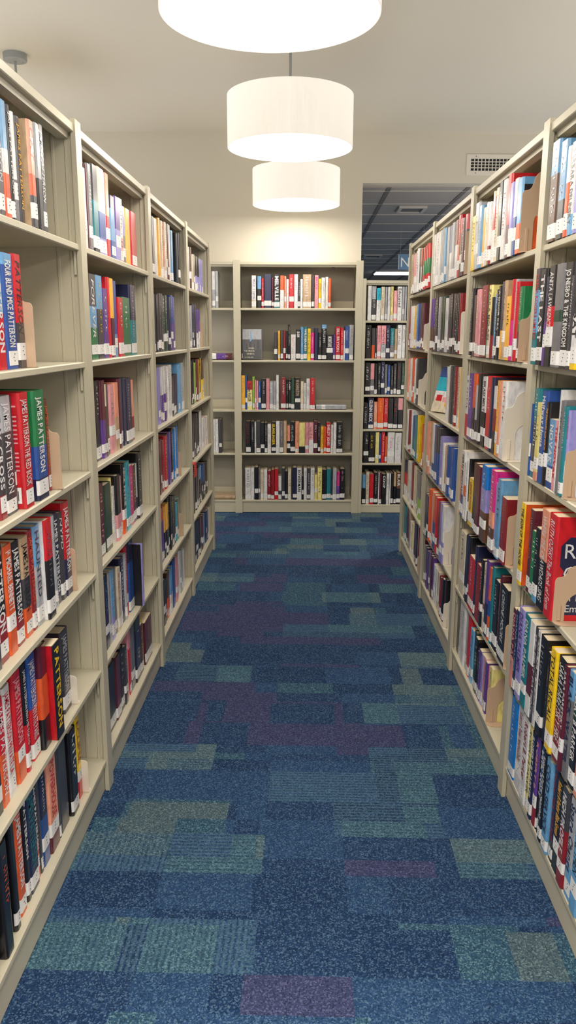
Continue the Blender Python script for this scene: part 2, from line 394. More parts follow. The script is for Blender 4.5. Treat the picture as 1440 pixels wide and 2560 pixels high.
# ---------------------------------------------------------------- books
# letter = printed colour of a jacket
PAL = {k: rgb(*c) for k, c in dict(k=(24, 23, 28), D=(64, 62, 68), d=(118, 116, 120), a=(172, 174, 180), w=(228, 226, 226), c=(222, 208, 182), e=(192, 162, 128),
    s=(106, 164, 210), b=(42, 82, 158), B=(6, 124, 214), n=(34, 38, 74), t=(30, 128, 140), T=(30, 170, 196), g=(28, 122, 72), G=(44, 70, 54), l=(146, 186, 70),
    y=(248, 206, 20), Y=(236, 222, 140), u=(250, 186, 56), o=(226, 92, 40), r=(202, 28, 40), R=(142, 30, 38), m=(92, 28, 46), p=(232, 158, 164), P=(214, 40, 134),
    v=(98, 60, 148), V=(156, 150, 218), z=(98, 66, 46), q=(238, 158, 128)).items()}
CNAME = dict(k='black', D='charcoal', d='grey', a='silver-grey', w='white', c='cream', e='tan', s='sky-blue', b='blue', B='bright-blue', n='navy', t='teal', T='turquoise', g='green',
    G='dark-green', l='lime', y='yellow', Y='pale-yellow', u='amber', o='orange', r='red', R='dark-red', m='maroon', p='pink', P='magenta', v='purple', V='lavender', z='brown', q='peach')
BOOK_MATS = [M['jacket'], M['paper'], M['sticker'], M['ink']]
PAPER, STICK, INK = 1, 2, 3
def parse(spec):
    spec = spec.split('+')[0]; soft = spec.endswith('^'); spec = spec.rstrip('^'); body, _, tx = spec.partition('|'); body = body.split('!')[0]
    bands = []; i = 0
    while i < len(body):
        n = 1
        if i + 1 < len(body) and body[i+1].isdigit(): n = int(body[i+1]); bands.append((body[i], n)); i += 2
        else: bands.append((body[i], 1)); i += 1
    tot = sum(n for _, n in bands)
    return soft, [(c, n/tot) for c, n in bands], (tx[0] if tx else None), (tx[1:].lstrip('.').replace('_', ' ') if tx else '')
def outline(w, d, r, inset=0.0):
    """Plan of a jacket seen from above: boards and a rounded spine (x thickness, y depth)."""
    h = w/2 - inset; q = max(r - inset, 0.0005); y0 = inset
    pts = [(-h, d)]
    for k in range(4): a = PI + PI/2*k/3; pts.append((-h + q + q*math.cos(a), y0 + q + q*math.sin(a)))
    for k in range(4): a = 1.5*PI + PI/2*k/3; pts.append((h - q + q*math.cos(a), y0 + q + q*math.sin(a)))
    return pts + [(h, d)]
def book_geo(jk, pg, st, w, h, d, spec, rnd, T=None, fine=True):
    """jk, pg, st: the MB that takes the jacket, the page block, the call-number label (the same one for a mass of books)."""
    soft, bands, tc, txt = parse(spec); board = PAL[spec.split('!')[1][0]] if '!' in spec else None
    one = jk is pg; mp, ms, mk = (PAPER, STICK, INK) if one else (0, 0, 1)
    r = min(0.0062 if not soft else 0.003, w*0.33); t = 0.0026 if not soft else 0.0006
    po = outline(w, d, r); n = len(po); pi_ = outline(w, d, r, t)[::-1]
    ring = po + pi_; m_ = len(ring)
    zs = [h]; cols = []
    for c, f in bands: zs.append(zs[-1] - f*h); cols.append(PAL[c])
    zs[-1] = 0.0
    j = 1.0 + rnd.uniform(-0.10, 0.10)
    cols = [tuple(min(1, x*j) for x in c[:3]) + (1,) for c in cols]
    vs = [(x, y, z) for z in zs for x, y in ring]
    for b in range(len(cols)):
        fs = [(b*m_ + i, b*m_ + (i+1) % m_, (b+1)*m_ + (i+1) % m_, (b+1)*m_ + i) for i in range(m_)]
        o = b*m_; side = board or cols[b]; fl = [tuple(i - o for i in f) for f in fs]
        jk.add(vs[o:o + 2*m_], fl[1:n-2] + fl[n-1:], cols[b], 0, T)
        jk.add(vs[o:o + 2*m_], [fl[0], fl[n-2]], side, 0, T)
    k = m_ // 2
    cap = [(i, i+1, m_-2-i, m_-1-i) for i in range(k-1)]
    jk.add(ring and [(x, y, h) for x, y in ring], cap, cols[0], 0, T); jk.add([(x, y, 0) for x, y in ring], cap, cols[-1], 0, T)
    e = 0.0032 if not soft else 0.0
    pg.box(-w/2 + t, w/2 - t, t + 0.002, d - (0.004 if not soft else 0.0), e, h - e, None, mp, T)
    # call-number label wrapped over the spine
    z0 = rnd.uniform(0.005, 0.018) if rnd.random() < 0.74 else rnd.uniform(0.025, 0.06); zh = rnd.uniform(0.027, 0.037); ok = rnd.random() < 0.86
    if ok:
        pl = outline(w, 0.012, r, -0.0005)[1:-1]
        if rnd.random() < 0.35: pl = pl[2:]
        pl = [(x, y) for x, y in pl]; q = len(pl)
        st.add([(x, y, z0) for x, y in pl] + [(x, y, z0 + zh) for x, y in pl], [(i, i+1, q+i+1, q+i) for i in range(q-1)], None, ms, T)
        if w > 0.014:
            for i, (a, b) in enumerate(((0.10, 0.32), (0.40, 0.5), (0.60, 0.82))):
                x0 = rnd.uniform(-0.1, 0.12)*w
                st.box(x0, x0 + min(0.004, w*0.2), -0.0009, -0.0006, z0 + zh*(0.75 - 0.24*i), z0 + zh*(0.75 - 0.24*i) + 0.0020, None, mk, T)
    # lettering along the spine, read from the top down
    if tc:
        col = PAL[tc]; lo = z0 + zh + 0.008 if ok else 0.02; hi = h - 0.014; room = hi - lo; cw = min(0.60*w, 0.032)
        if txt and txt != '~':
            style = rnd.random(); f, ff, L = text_verts(txt, 0.028 if style < 0.6 else 0.008, 0.0 if style < 0.75 else 0.2)
            cap_h = 0.73; s = cw/cap_h; want = room*rnd.uniform(0.90, 0.98); sx = min(max(want/L, s*0.42), s*1.25)
            if sx*L > room: sx = room/L
            jk.add([(y*s - cw/2, -0.0006, hi - x*sx) for x, y in f], ff, col, 0, T)
        else:                                                         # lettering too small to make out: rows of short marks
            z = hi - rnd.uniform(0, 0.02); end = lo + room*rnd.uniform(0.05, 0.45); hh = cw*rnd.uniform(0.40, 0.8); off = rnd.uniform(-0.15, 0.15)*cw
            stop = 0
            while z > end and stop < 40:
                lw = hh*rnd.uniform(0.35, 0.75); stop += 1
                if rnd.random() < 0.84:
                    a, b = off - hh/2, off + hh/2*rnd.choice((1, 1, 0.4)); bar = lw*0.3
                    jk.add([(a, -0.0006, z), (b, -0.0006, z), (b, -0.0006, z-bar), (a, -0.0006, z-bar)], [(0, 1, 2, 3)], col, 0, T)
                    if rnd.random() < 0.7: c_ = rnd.choice((a, b - hh*0.2, (a+b)/2)); jk.add([(c_, -0.0006, z), (c_ + hh*0.2, -0.0006, z), (c_ + hh*0.2, -0.0006, z-lw*0.85), (c_, -0.0006, z-lw*0.85)], [(0, 1, 2, 3)], col, 0, T)
                z -= lw + hh*0.16
RNG = {'L': ((-0.604, 0.0), PI/2, ZL), 'R': ((0.606, 0.0), -PI/2, ZR), 'C': ((0.0, 6.044), A, ZC), 'Q': ((0.0, 6.044), A, ZQ)}
def place(r, u, v): (ox, oy), a, _ = RNG[r]; return ox + u*math.cos(a) - v*math.sin(a), oy + u*math.sin(a) + v*math.cos(a), a
ROW = ['top', 'second', 'third', 'fourth', 'fifth', 'bottom']; ORD = ['first', 'second', 'third', 'fourth', 'fifth', 'sixth', 'seventh', 'eighth', 'ninth', 'tenth']
def where(r, b, k, nr):
    row = ROW[k-1] if k < nr else 'bottom'
    if r in 'LR': return '%s shelf, %s bay from back wall, %s side' % (row, ['fourth', 'third', 'second', 'first'][b-1], 'ceiling-disc' if r == 'L' else 'air-vent')
    return '%s shelf, %s end bookcase' % (row, 'grey-backed' if r == 'C' else 'black-backed')
def colour_phrase(bands):
    seen = {}
    for c, f in bands: seen[c] = seen.get(c, 0) + f
    cs = sorted(seen, key=lambda c: -seen[c])[:3]
    return '-and-'.join(CNAME[c] for c in cs[:2]) if len(cs) < 3 else '%s-%s-and-%s' % tuple(CNAME[c] for c in cs)
DATA = """
L11 26 13071,437,249,R 13515,345,220,k 13868,433,218,Y|a~ 14309,271,245,s 14588,290,241,z|w~ 14886,463,228,b|a~ 15357,235,220,t|w~ 15600,455,242,w|a~ 16063,394,241,k *16485,306,226,D|w~ *16798,346,231,k5D3|a.PATTERSON *17177,329,236,s4w2o4 *17525,182,234,k|w.JAMES_PATTERSON *17713,160,225,w6d4 *17879,247,221,D|u.JAMES_PATTERSON *18191,321,222,q5o2D3!e|r.CAT+20 *19106,348,238,a5k5 *19460,319,244,D|w.JAMES_PATTERSON
L12 26 13144,292,248,t|w~ 13444,308,232,R 13760,307,244,D|a~ 14075,221,239,G 14304,294,227,Y|a~ 14606,304,228,R 14917,395,221,m|w~ 15321,301,249,w|a~ *15650,473,224,k5w2k3 *16128,436,230,s5r5|w.PATTERSON *16576,571,237,s1b9|w.FOUR_BLIND_MICE_PATTERSON *17257,442,241,r6D4|k.PATTERSON
L13 26 13297,363,246,c|w~ 13668,432,248,v|w~ 14108,271,248,m 14386,382,215,k|a~ 14776,225,243,t|w~ *15029,450,254,k|w~ *15498,386,251,D8R2|w.ALEX_CROSS *15890,580,251,a3D7|w.JAMES_PATTERSON *16482,125,248,D *16612,523,253,r|w.JAMES_PATTERSON_THE_RED_BOOK+15 *17450,715,251,g5b3n2|w.JAMES_PATTERSON+15 *18626,253,223,z7R3|o.JAMES_PATTERSON
L14 26 13317,297,240,n|w~ 13622,315,236,r|w~ 13946,230,248,n 14184,250,241,t|w~ *14462,503,264,D|w~ *14977,526,255,k6R4|w.PATTERSON *15508,452,243,o|w.I^_MICHAEL_BENNETT *15998,461,237,k7R3|w.JAMES_PATTERSON *16519,458,233,e4D3o3|k.JAMES_PATTERSON *16983,297,239,R|o.JAMES_PATTERSON *17286,421,242,s4a6|n.HAUNTED *17713,493,246,r4k6!w|d~+12 *18584,178,237,a|D~ *18768,357,236,n|w.JAMES_PATTERSON *19131,315,233,D|w.NYPD *19452,501,251,r6n4|w.JAMES_PATTERSON
L15 26 13314,262,239,D 13583,412,226,n|a~ *14024,499,243,k|w~ *14530,363,244,r5o5|w.JAMES_PATTERSON *14899,406,255,w|r.JAMES_PATTERSON_PRIVATE_LA *15457,480,261,r7o3|p.JAMES_PATTERSON *15943,228,262,k5r4|w.JAMES_PATTERSON_PRIVATE_TOKYO *16414,507,259,b5r5!k|w.JAMES_PATTERSON_PRIVATE_PARIS *16926,482,264,m3o4k3+8 *17414,527,248,k!r|y.PATTERSON^+20 *18739,616,227,D|a.JAMES_PATTERSON
L16 26 *13131,507,264,k *13672,397,264,k|o~+14 *14443,257,264,k+6 *14867,382,262,o|w.JAMES_PATTERSON *15255,90,264,G|w~ *15351,231,264,k|w.PATTERSON *15589,541,264,n|t.JAMES_PATTERSON *16136,183,263,k5o3|w.JAMES_PATTERSON *16325,202,261,D *16542,473,259,n5b5|w~ *17056,632,259,q5m2|r.POWERHOUSE *17694,130,253,D *17869,692,248,D *18645,541,245,k|w~+6 *19431,374,244,y7r3|R.ECLIPSE
L21 26 *22865,488,219,w 23364,159,234,m *23529,395,240,d|w~ *23935,613,247,D4t5k1 *24554,788,252,c5b3V2 25353,132,248,V *25492,452,252,q5r5 *25959,601,195,n2s5b3 *26575,666,202,v5V5 *27246,535,207,w6p4|k~ *27787,425,190,V5d5 *28220,643,190,u *28931,836,190,r
L22 26 *22941,200,242,V|w~ *23153,790,244,D3s2g3|w.FOREVER *23949,720,245,s4D6|y~ *24684,552,211,v|w~^ *25244,303,248,r *25561,412,246,u5m5 *25989,461,242,b7s3 *26465,598,192,r|w~^ *27070,1134,196,g|w~^ *28292,881,243,n5t5|w~
L23 26 *23183,560,240,k|a~ *23750,450,238,m5v5 24211,219,224,c3z7 *24457,329,224,D *24813,579,219,p|d~ *25406,545,221,q5e5 *25981,287,231,m *26284,321,231,D *26620,420,229,n *27055,805,226,n|w~ *27917,450,216,q6R4
L24 26 *23084,586,228,m|p~ *23682,809,216,G 24497,225,224,Y|d~ *24733,340,190,w|d~ *25089,537,221,k6p4 *25641,371,207,p *26027,405,244,k6o3|w.NICK_PETRIE *26469,635,243,T|n~ *27188,582,217,P|w~^ *27789,484,210,z5m5|u~^ 28292,121,211,a6n4 *28432,635,246,k|w~
L25 26 *23020,476,242,n|s~ *23512,337,237,a|d~ *23863,427,234,s6V3|w~ *24393,303,230,d *24711,431,215,c|r~^ 25161,163,190,w *25357,446,233,n|w~ 25819,200,239,a *26034,374,255,r|w~ *26522,707,263,n3b7 *27235,168,235,V!k|k~+35
L26 26 *23054,945,228,k *24019,650,225,m *24692,476,229,k|w~ *25191,371,215,D|w~ 25580,340,190,p *25943,355,249,p3r7 *26322,598,257,d *26953,824,263,G2n5k2|w~ 27800,431,193,m|y~^ 28269,242,201,Y *28587,1259,175,m|q~^
R11 4 *-21325,631,238,s3z6|w~ *-20641,522,225,s6D4|w~ *-20112,295,203,w4o6 *-19811,357,206,w7s2|D.BARBARA_DELINSKY *-19447,287,202,V *-19152,242,196,w3P3w2|k~ -18900,386,218,Y|a~ -18507,432,216,Y|w~ -18066,410,231,z -17648,233,247,k|w~ -17408,297,222,o -17103,365,243,b -16730,320,220,z|w~ -16402,252,247,Y -16141,444,231,D|a~ -15689,388,232,d|w~ -15293,313,220,s|a~ -14972,441,237,D|w~ -14523,261,232,k|a~ -14254,419,228,t|a~ -13826,355,216,d|w~
R12 -16 *-21325,427,242,D2s4t3|r.CARLA_ROGERS_LIMITED *-20891,503,237,k|w.THE_LAST *-20377,283,216,n5v5 *-20086,518,239,k4r2w2k2|w.ANITA_LAWRENCE *-19560,522,239,d4G1d4 *-19031,574,237,k|w.JO_NESBO_&_THE_KINGDOM *-18449,261,206,D|w~ *-18181,431,204,k4w4y2|k.THE_BAT -17740,349,238,D|w~ -17384,397,239,d|w~ -16979,369,235,k|w~ -16601,346,224,c|w~ -16247,286,233,t|w~ -15953,283,227,z|w~ -15662,432,221,v|w~ -15222,440,233,k -14774,266,228,D|w~ -14500,379,240,z -14113,362,248,k|a~ -13743,435,226,w|a~
R13 4 -21564,90,197,b|w~ *-21468,505,240,t4D5t2|w~ *-20955,325,206,Y8q1|k~^ *-20622,419,240,b|w.Halfway_House *-20195,249,213,k|u.THE_SHADOWS_ALEX_NORTH *-19931,465,174,s6b3|w.NOVAK^ *-19458,268,175,p|r.THE_NOVAK^ *-19183,128,251,w|d~ *-19046,234,227,d|k~ *-18805,238,215,t|w~ *-18559,132,208,V4w3|r.CHANCE
R14 -8 *-21356,385,232,y!o|k.THE_SON_OF_THE_HOUSE^ *-20596,336,230,m|p~^ *-20248,367,180,g|w~^ *-19863,359,198,k8s2|w~^ *-19489,646,257,q5k5|w.WHERE_THE_CRAWDADS_SING *-18827,624,261,r|w.RUTH_OZEKI_The_Book_of_Form
R15 -6 *-21564,352,237,m5q3|p.DIANA_PALMER^ *-21193,257,244,n|s.DIANA_PALMER^ *-20917,529,264,V|v.DIANA_PALMER *-20369,476,264,t|w.DIANA_PALMER *-19863,484,264,w4m3w2 *-19364,261,264,D|w.THE_FIRST_PATIENT *-19088,268,264,w|k.MICHAEL_PALMER_THE_FIFTH_VIAL *-18808,506,264,k|a~ *-18279,261,239,k|e~^ *-17992,476,264,y|k.TOTAL_RECALL *-17505,556,264,k5R5|w.SARA_PARETSKY_FIRE *-16926,215,264,m|w.SARA_PARETSKY *-16688,355,264,s2d6|n.BLACK_WATER *-16314,393,264,G3k5|w.ROBERT_B_PARKER *-15902,348,264,q|o~ -15545,282,250,m -15254,355,237,R -14891,395,221,k|w~ -14489,445,221,r -14035,293,221,m|a~ -13734,228,231,s|a~ -13498,361,236,w|a~
R16 4 *-21492,673,242,B|w~ *-20766,699,252,w|R.Robert_B._Parker_Hundred_Dollar *-20037,488,252,w|R.Robert_B._Parker *-19534,306,252,Y|G.ROBERT_B_PARKER *-19213,310,252,n|w.ROBERT_B_PARKER *-18888,272,252,v6R3|p.ROBERT_B -18604,113,252,k|y~ *-18476,261,252,b5k4|w.back_Story *-18189,283,252,k|w.Robert_B_Parker_Melancholy *-17879,427,252,s|n.COLD_SERVICE *-17440,325,252,n7k2|R.Parker_SEA_CHANGE *-17104,442,252,k|u.Robert_B_Parker_Blue_Screen *-16639,435,252,D4R6|w.HIGH_PROFILE *-16182,454,252,a6s3|n.Spare_Change *-15706,454,252,s|k.NOW_&_THEN *-15233,438,252,G|y~ -14785,428,215,s|w~ -14349,417,245,w|w~ -13924,442,234,d
R21 -8 *-30530,601,190,y|k~ *-29895,593,226,a|d~ *-29283,472,208,s|w~ *-28795,382,195,u -28399,215,193,w *-28168,363,203,c|d~ *-27790,355,198,w7R3 *-27405,257,226,c|G~ *-27121,351,203,r5w5 *-26743,355,224,c|G~ *-26362,435,236,k|w~ *-25901,419,233,w|R~ *-25458,404,240,r6m4 *-25028,389,209,V4w2 *-24616,378,213,w5b5 *-24215,484,206,s6o4
R22 -2 *-30239,401,242,k|w~ *-29804,393,216,z *-29377,529,234,p|w~ -28814,348,190,p|P~ *-28433,873,241,R|p~ -27529,181,237,G *-27318,431,237,Y5c5|z.PAULA_MCLAIN -26857,287,196,k5R3|r~ *-26539,351,204,s|w~ *-26161,261,217,k|w~ *-25874,321,227,k|w.A_DOOR_KILL *-25526,351,237,D5u3 *-25148,265,238,e|R~ *-24861,574,190,u|k~ *-24260,246,236,r4P4 -23992,185,235,a *-23784,227,226,r|w~ *-23535,374,211,g6m4|w~
R23 -2 *-30345,529,228,w5r3|k~ *-29778,752,240,v|w~ *-28992,469,242,o5k5|r~ -28493,295,204,a6D4 *-28168,522,245,k *-27616,650,239,w5k5|k.BRAD_MELTZER *-26936,692,244,r|w~ *-26218,317,243,n *-25874,442,218,w3R3k3 *-25405,363,238,u|r~ *-25016,291,239,q|w~ *-24699,593,240,w|q~
R24 -12 -30235,223,190,q *-29974,559,252,w6b3|D.FERN_MICHAELS -29381,385,217,w4o2w4 -28962,306,227,w|d~ -28622,151,238,k *-28436,699,174,y|R.UPSIDE_DOWN^ *-27707,499,242,z5k5 *-27178,714,242,m *-26244,756,259,B3V3z4|w~+4 *-24933,616,264,P5q2z3|w~+6 *-24311,247,231,V *-24041,472,250,s|n~ *-23520,608,204,R|o~^
R25 6 *-30307,998,250,c|z~ -29272,234,253,k -28999,382,264,n|s~ -28580,261,264,k5m4 *-28281,824,204,r|w~^ -27424,310,264,n|a~ *-27080,631,208,R|o~ *-26414,351,243,k|w~ *-26029,435,240,c6R1c3|k~ *-25564,435,264,v5n4 -25099,276,252,o4b2o3|w~ *-24793,314,264,t|T~ *-24449,605,233,k|w~ *-23818,253,264,m|w~ *-23539,911,247,k|w.LORENE_MOORE
R26 16 -30624,540,234,k -30058,454,243,w|R~ *-29559,646,252,w|D~ *-28867,465,252,a *-28380,472,245,r *-27885,537,208,s|b~ -27306,382,217,G5t5 -26906,393,210,k|w~^ -26475,189,173,k7v3|w~^ -26267,374,189,v|w~^ -25874,291,188,V|R~^ -25564,302,189,p|R~^ -25243,280,187,v|w~^ -24944,170,181,p^ -24755,367,190,Y|G~^
L31 26 32747,461,226,D 33275,389,226,w 33670,389,230,w 34138,317,239,u 34461,317,235,u 34856,348,238,c|k~ 35210,348,239,o|u~ 35564,348,242,c|k~ 35994,355,241,m 36355,355,244,m 36793,333,246,w 37209,424,228,s 38970,395,236,k 39371,395,242,k 39815,215,218,m
L32 26 32535,473,234,D 33079,308,230,k 33393,308,237,k 33778,416,241,D|w~ 34200,416,241,D|w~ 34697,478,236,G|w~ 35181,478,240,G|w~ 35749,351,236,n 36105,351,237,n 36462,351,238,n 36906,474,247,b3v3|p~ 37386,474,243,b3v3|p~
L33 26 32787,370,238,V 33164,370,240,V 33612,413,238,w5v5|w~ 34030,413,237,w5v5|w~ 34449,413,242,w5v5|w~ 34947,447,238,w|d~ 35399,447,236,w|k~ 35852,447,240,w|d~ 36391,431,184,k|a~ 36828,431,190,k|a~ 37356,363,190,n 37724,363,190,n 38188,476,231,s|w~ 38670,476,236,s|w~ 39247,552,237,a 39902,128,215,w|p~
L34 26 32689,344,233,m 33039,344,239,m 33461,495,227,R 34036,511,238,r|w~ 34630,405,237,G 35118,586,240,v 35794,321,244,k|w~ 36121,321,246,k|w~ 36539,329,238,B|w~ 36874,329,244,c|w~ 37209,329,243,B|w~
L35 26 32708,357,245,o2v6 33071,357,247,o2v6 33514,455,236,u5k5|w~ 33975,455,238,u5k5|w~ 34519,372,254,k|y~ 34898,372,251,k|y~ 35360,571,239,k|y~ 36022,359,231,D 36478,338,188,T|w~ 36822,338,196,G|u~ 37167,338,196,T|w~
L36 26 32766,548,211,k 33397,321,201,k 33802,541,215,z5o4 34432,340,212,s4w3 34779,340,216,s4w3 35212,378,231,b 35595,378,230,b 36067,518,224,p 36683,310,221,w|d~ 36998,310,229,w|d~ 37412,321,220,a|d~ 37740,321,220,a|d~ 38166,465,201,w
L41 26 42711,355,214,w|G~ 43071,355,216,z|a~ 43432,355,214,w|G~ 43909,396,188,c 44312,396,192,d|a~ 44714,396,190,c 45237,400,192,k5V4 45643,400,190,k5V4|k~ 46049,400,190,k5V4 46587,424,186,V 47017,424,193,V 47447,424,190,V
L42 26 42669,312,223,a 42987,312,224,a 43422,390,231,n|w~ 43818,390,228,n 44214,390,233,k|u~ 44610,390,233,n|w~ 45135,407,212,v5w3 45548,407,207,b|w~ 45962,407,208,v5w3
L43 26 42760,321,234,k 43087,321,241,k 43535,397,225,l 43938,397,221,l 44469,384,237,k|y~ 44859,384,239,R 45248,384,239,k|y~ 45774,336,233,y|k~ 46115,336,241,k 46457,336,240,y|k~ 46942,423,226,z4y4 47372,423,232,z4y4
L44 26 42578,327,243,D 42911,327,247,D 43369,469,240,D 43843,469,242,D 44446,348,232,k|w~ 44801,348,230,k 45155,348,236,k|w~ 45645,448,232,w 46099,448,234,w 46693,381,178,w|d~^ 47080,381,181,w|u~ 47467,381,181,w 47854,381,173,w|k~ 48241,381,172,o 48628,381,179,w|d~^
L45 26 42332,427,228,k 42765,427,229,k 43327,348,229,D 43681,348,227,D 44167,429,225,k|w~ 44601,429,229,k|w~ 45176,342,215,s3k6 45524,342,223,s3k6 46012,393,210,b4k4 46411,393,217,b4k4 46957,406,215,k 47370,406,212,k 47937,344,201,k 48287,344,207,k
L46 26 42170,370,248,k 42546,370,245,k 43051,419,233,k 43476,419,231,k 44038,334,219,D 44378,334,219,D 44852,563,216,R5k5 45555,579,209,m 46281,598,201,s 47033,340,188,n 47379,340,193,n 47877,556,190,b 48595,321,189,c 48922,321,190,c
R31 0 -40061,429,239,w|R~ -39626,429,242,w -39191,429,242,w|R~ -38677,344,235,w -38328,344,238,w -37903,328,238,a -37568,328,240,a -37158,315,232,s -36837,315,233,s *-36451,620,228,a *-35763,597,227,b4w4 *-35101,574,229,a *-34466,552,231,R3w4 -33854,446,242,r|w~ *-33345,432,223,r2k6 *-32906,432,218,m|w~ *-32468,432,226,r2k6
R32 -4 -39860,402,245,v5z4 -39452,402,247,v5z4 -38957,364,241,k|w~ -38587,364,249,k|w~ -38140,518,246,k|c~ -37543,499,244,a|w~ -36968,488,241,k|y~ -36409,472,242,G|l~ -35862,344,233,w|k~ -35512,344,230,w|k~ -35098,537,241,D *-34497,586,244,k|w~ *-33847,559,241,k|r~ -33224,340,237,k|w~ -32878,340,240,k|w~ -32479,291,237,R
R33 16 -35790,465,241,w|d~ -35319,465,248,w|d~ *-34784,601,248,D -34119,325,250,k -33730,438,249,R|w~ -33227,457,249,c|R~ -32709,416,248,u
R34 0 -39475,315,256,q -39153,315,262,q -38748,574,264,e -38087,556,264,w5b2 -37448,537,264,b -36825,449,261,D4b5 -36370,449,264,D4b5 -35839,334,229,V|w~ -35499,334,235,V|w~ -35083,321,211,w6 -34756,321,215,w6 -34361,310,208,e -34046,310,213,e -33662,453,220,b|w~ -33204,453,219,b -32745,453,222,b|w~
R35 0 -39138,459,219,n5k4 -38673,459,218,n5k4 -38118,327,262,o -37785,327,264,o -37369,559,264,q|w~ -36726,540,264,o4b4 -36103,522,264,r -35499,344,257,R|k~ -35149,344,264,R|k~ -34727,488,264,V -34168,472,264,w5V3
R36 16 -40064,90,220,m -39965,356,202,d -39603,356,199,d|a~ -39241,356,209,n|a~ -38879,356,202,v|u~ -38518,356,206,d -38065,406,214,v|n~ -37653,406,213,m -37241,406,214,v|n~ -36746,472,194,w|V~ -36268,472,190,w|V~ -35710,518,190,c -35110,340,183,R|w~ -34764,340,190,R|w~ -34346,480,199,k|r~ -33791,334,217,k|r~ -33451,334,220,k|r~
R41 -10 -47920,378,215,e -47535,378,220,e|a~ -47151,378,216,e -46650,427,208,p4w3 -46217,427,213,p4w3 -45671,489,221,w|k~ -45176,489,228,w|k~ -44575,364,214,D -44205,364,214,D -43732,329,212,o3w4 -43397,329,210,z|a~ -43062,329,214,o3w4 -42629,360,207,r3g3r3 -42263,360,215,r3g3r3|w~ -41897,360,208,G -41531,360,217,r3g3r3|w~ -41166,360,215,r3g3r3
R42 -6 -48577,444,231,R -48128,444,238,R -47552,620,237,w -46809,325,234,w -46478,325,236,w -46030,313,231,u|k~ -45711,313,234,u|k~ -45281,563,239,s -44602,347,240,b|w~ -44248,347,240,b|w~ -43789,334,235,D -43449,334,239,D -43003,323,239,m -42674,323,237,m
R43 -6 -47840,383,238,q -47451,383,245,q -46933,398,239,w|R~ -46529,398,246,w|R~ -46004,383,250,o|w~ -45614,383,248,o|w~ -45108,368,244,w -44734,368,250,w -44246,355,248,D -43885,355,253,D
R44 0 -48199,463,239,w|R~ -47731,463,242,w|R~ -47130,412,243,R -46712,412,248,R -46170,396,253,w -45767,396,253,w -45244,379,229,b4t4 -44859,379,235,b4t4 -44356,478,237,t -43872,478,241,t -43275,374,252,y -42895,374,255,y -41367,356,224,o -41004,356,223,o
R45 16 -49311,344,233,n2r2w2 -48961,344,228,n2r2w2|w~ -48610,344,230,n2r2w2 -48124,432,244,c -47685,432,244,c -47115,415,256,w -46693,415,256,w -46143,398,259,R -45739,398,264,R -45214,385,261,c -44823,385,264,c -44314,338,257,c -43970,338,256,G|u~ -43627,338,264,c -43173,406,265,d4l3 -42761,406,264,d4l3 -42243,440,257,c -41797,440,264,c
R46 16 -49110,330,225,t -48774,330,223,t|k~ -48437,330,223,t -47961,444,236,n -47512,444,239,n -46933,537,249,R -46267,522,252,e -45614,350,196,w|k~ -45258,350,202,w -44902,350,199,Y|w~ -44546,350,200,w|k~ -44069,493,225,m -43570,493,224,m -42958,366,249,k -42585,366,251,w|a~ -42213,366,256,R|a~ -41841,366,252,k
C21 12 *-4289,335,235,w6c2|v~ -3856,294,230,s4k6 -3551,181,215,r|w~ *-3359,565,245,n -2782,139,220,m *-2632,456,244,k8t2|w.MELVILLE *-2165,313,236,o4w5 -1841,143,231,q -1686,185,210,w *-1494,380,244,r|w~ -1102,282,244,w|d~ -809,162,190,D|w~ -635,173,211,w *-451,640,244,e|w~ 223,192,240,D *427,294,239,p|P.BRUCE 732,196,214,y|k~ 939,283,222,w|d~ 1240,218,227,w|y~ 1470,185,217,o
C22 12 -2598,241,205,D -2300,154,218,u|z~ -2135,230,221,D -1894,166,221,R -1716,151,216,k -1555,166,264,k|w~ -1332,373,190,w|p~ *-937,331,227,k|w.501 -594,230,246,s|w~ -353,264,246,t|w.WILDERNESS -78,264,234,y|k~ 197,241,204,P|w~ 449,286,238,n 747,264,204,k|w~ *1022,354,264,s1k8|w~ *1387,493,190,k|w.MOUNTAINS 1892,166,190,v *2069,350,249,r|w.BILL_BRYSON 2431,234,242,r|w~ 2675,109,221,w 2796,286,253,b|w~ *3094,331,263,a|R~
C23 12 -5114,275,260,u|z~ -4828,143,264,b *-4673,392,217,r3Y7|k.Walt_Disney_World_2018 -4270,177,252,l -4082,102,227,p -3969,154,220,p -3803,177,217,b|w~ *-3581,335,236,k|w~ -3223,279,236,p|r~ -2933,256,218,a|w.Enigma -2666,211,218,a|D~ -2443,203,264,w *-2074,380,245,R|w~ -1683,166,228,k|w~ -1506,203,228,k|w.CABIN -1295,271,243,G *-1012,433,243,k|e.WASHINGTON -568,234,218,c -323,192,205,w|t~ -119,267,238,w|R~ *159,388,240,r|w~
C24 12 *-4813,384,248,k|R~ -4417,282,248,k|w~ -4123,124,243,w *-3988,328,248,D -3649,294,237,k -3344,215,237,k|w~ -3118,282,226,w|k~ *-2824,350,243,k|y.GUNSLINGER -2462,294,249,w -2157,271,243,d|w~ -1875,260,249,e -1581,237,215,q5k4 *-1332,362,245,k|w~ -959,294,246,q|k~ *-654,463,238,Y7k2 -180,282,238,p|k~ *114,350,238,p5w4|k~ 476,305,250,m|w~ 792,215,238,k|w~ 1018,237,211,u|k~ 1267,192,205,o 1470,328,239,r|w.SHIRLEY_JONES 1809,203,222,w|k~ 2024,226,239,w *2261,475,244,k|w~
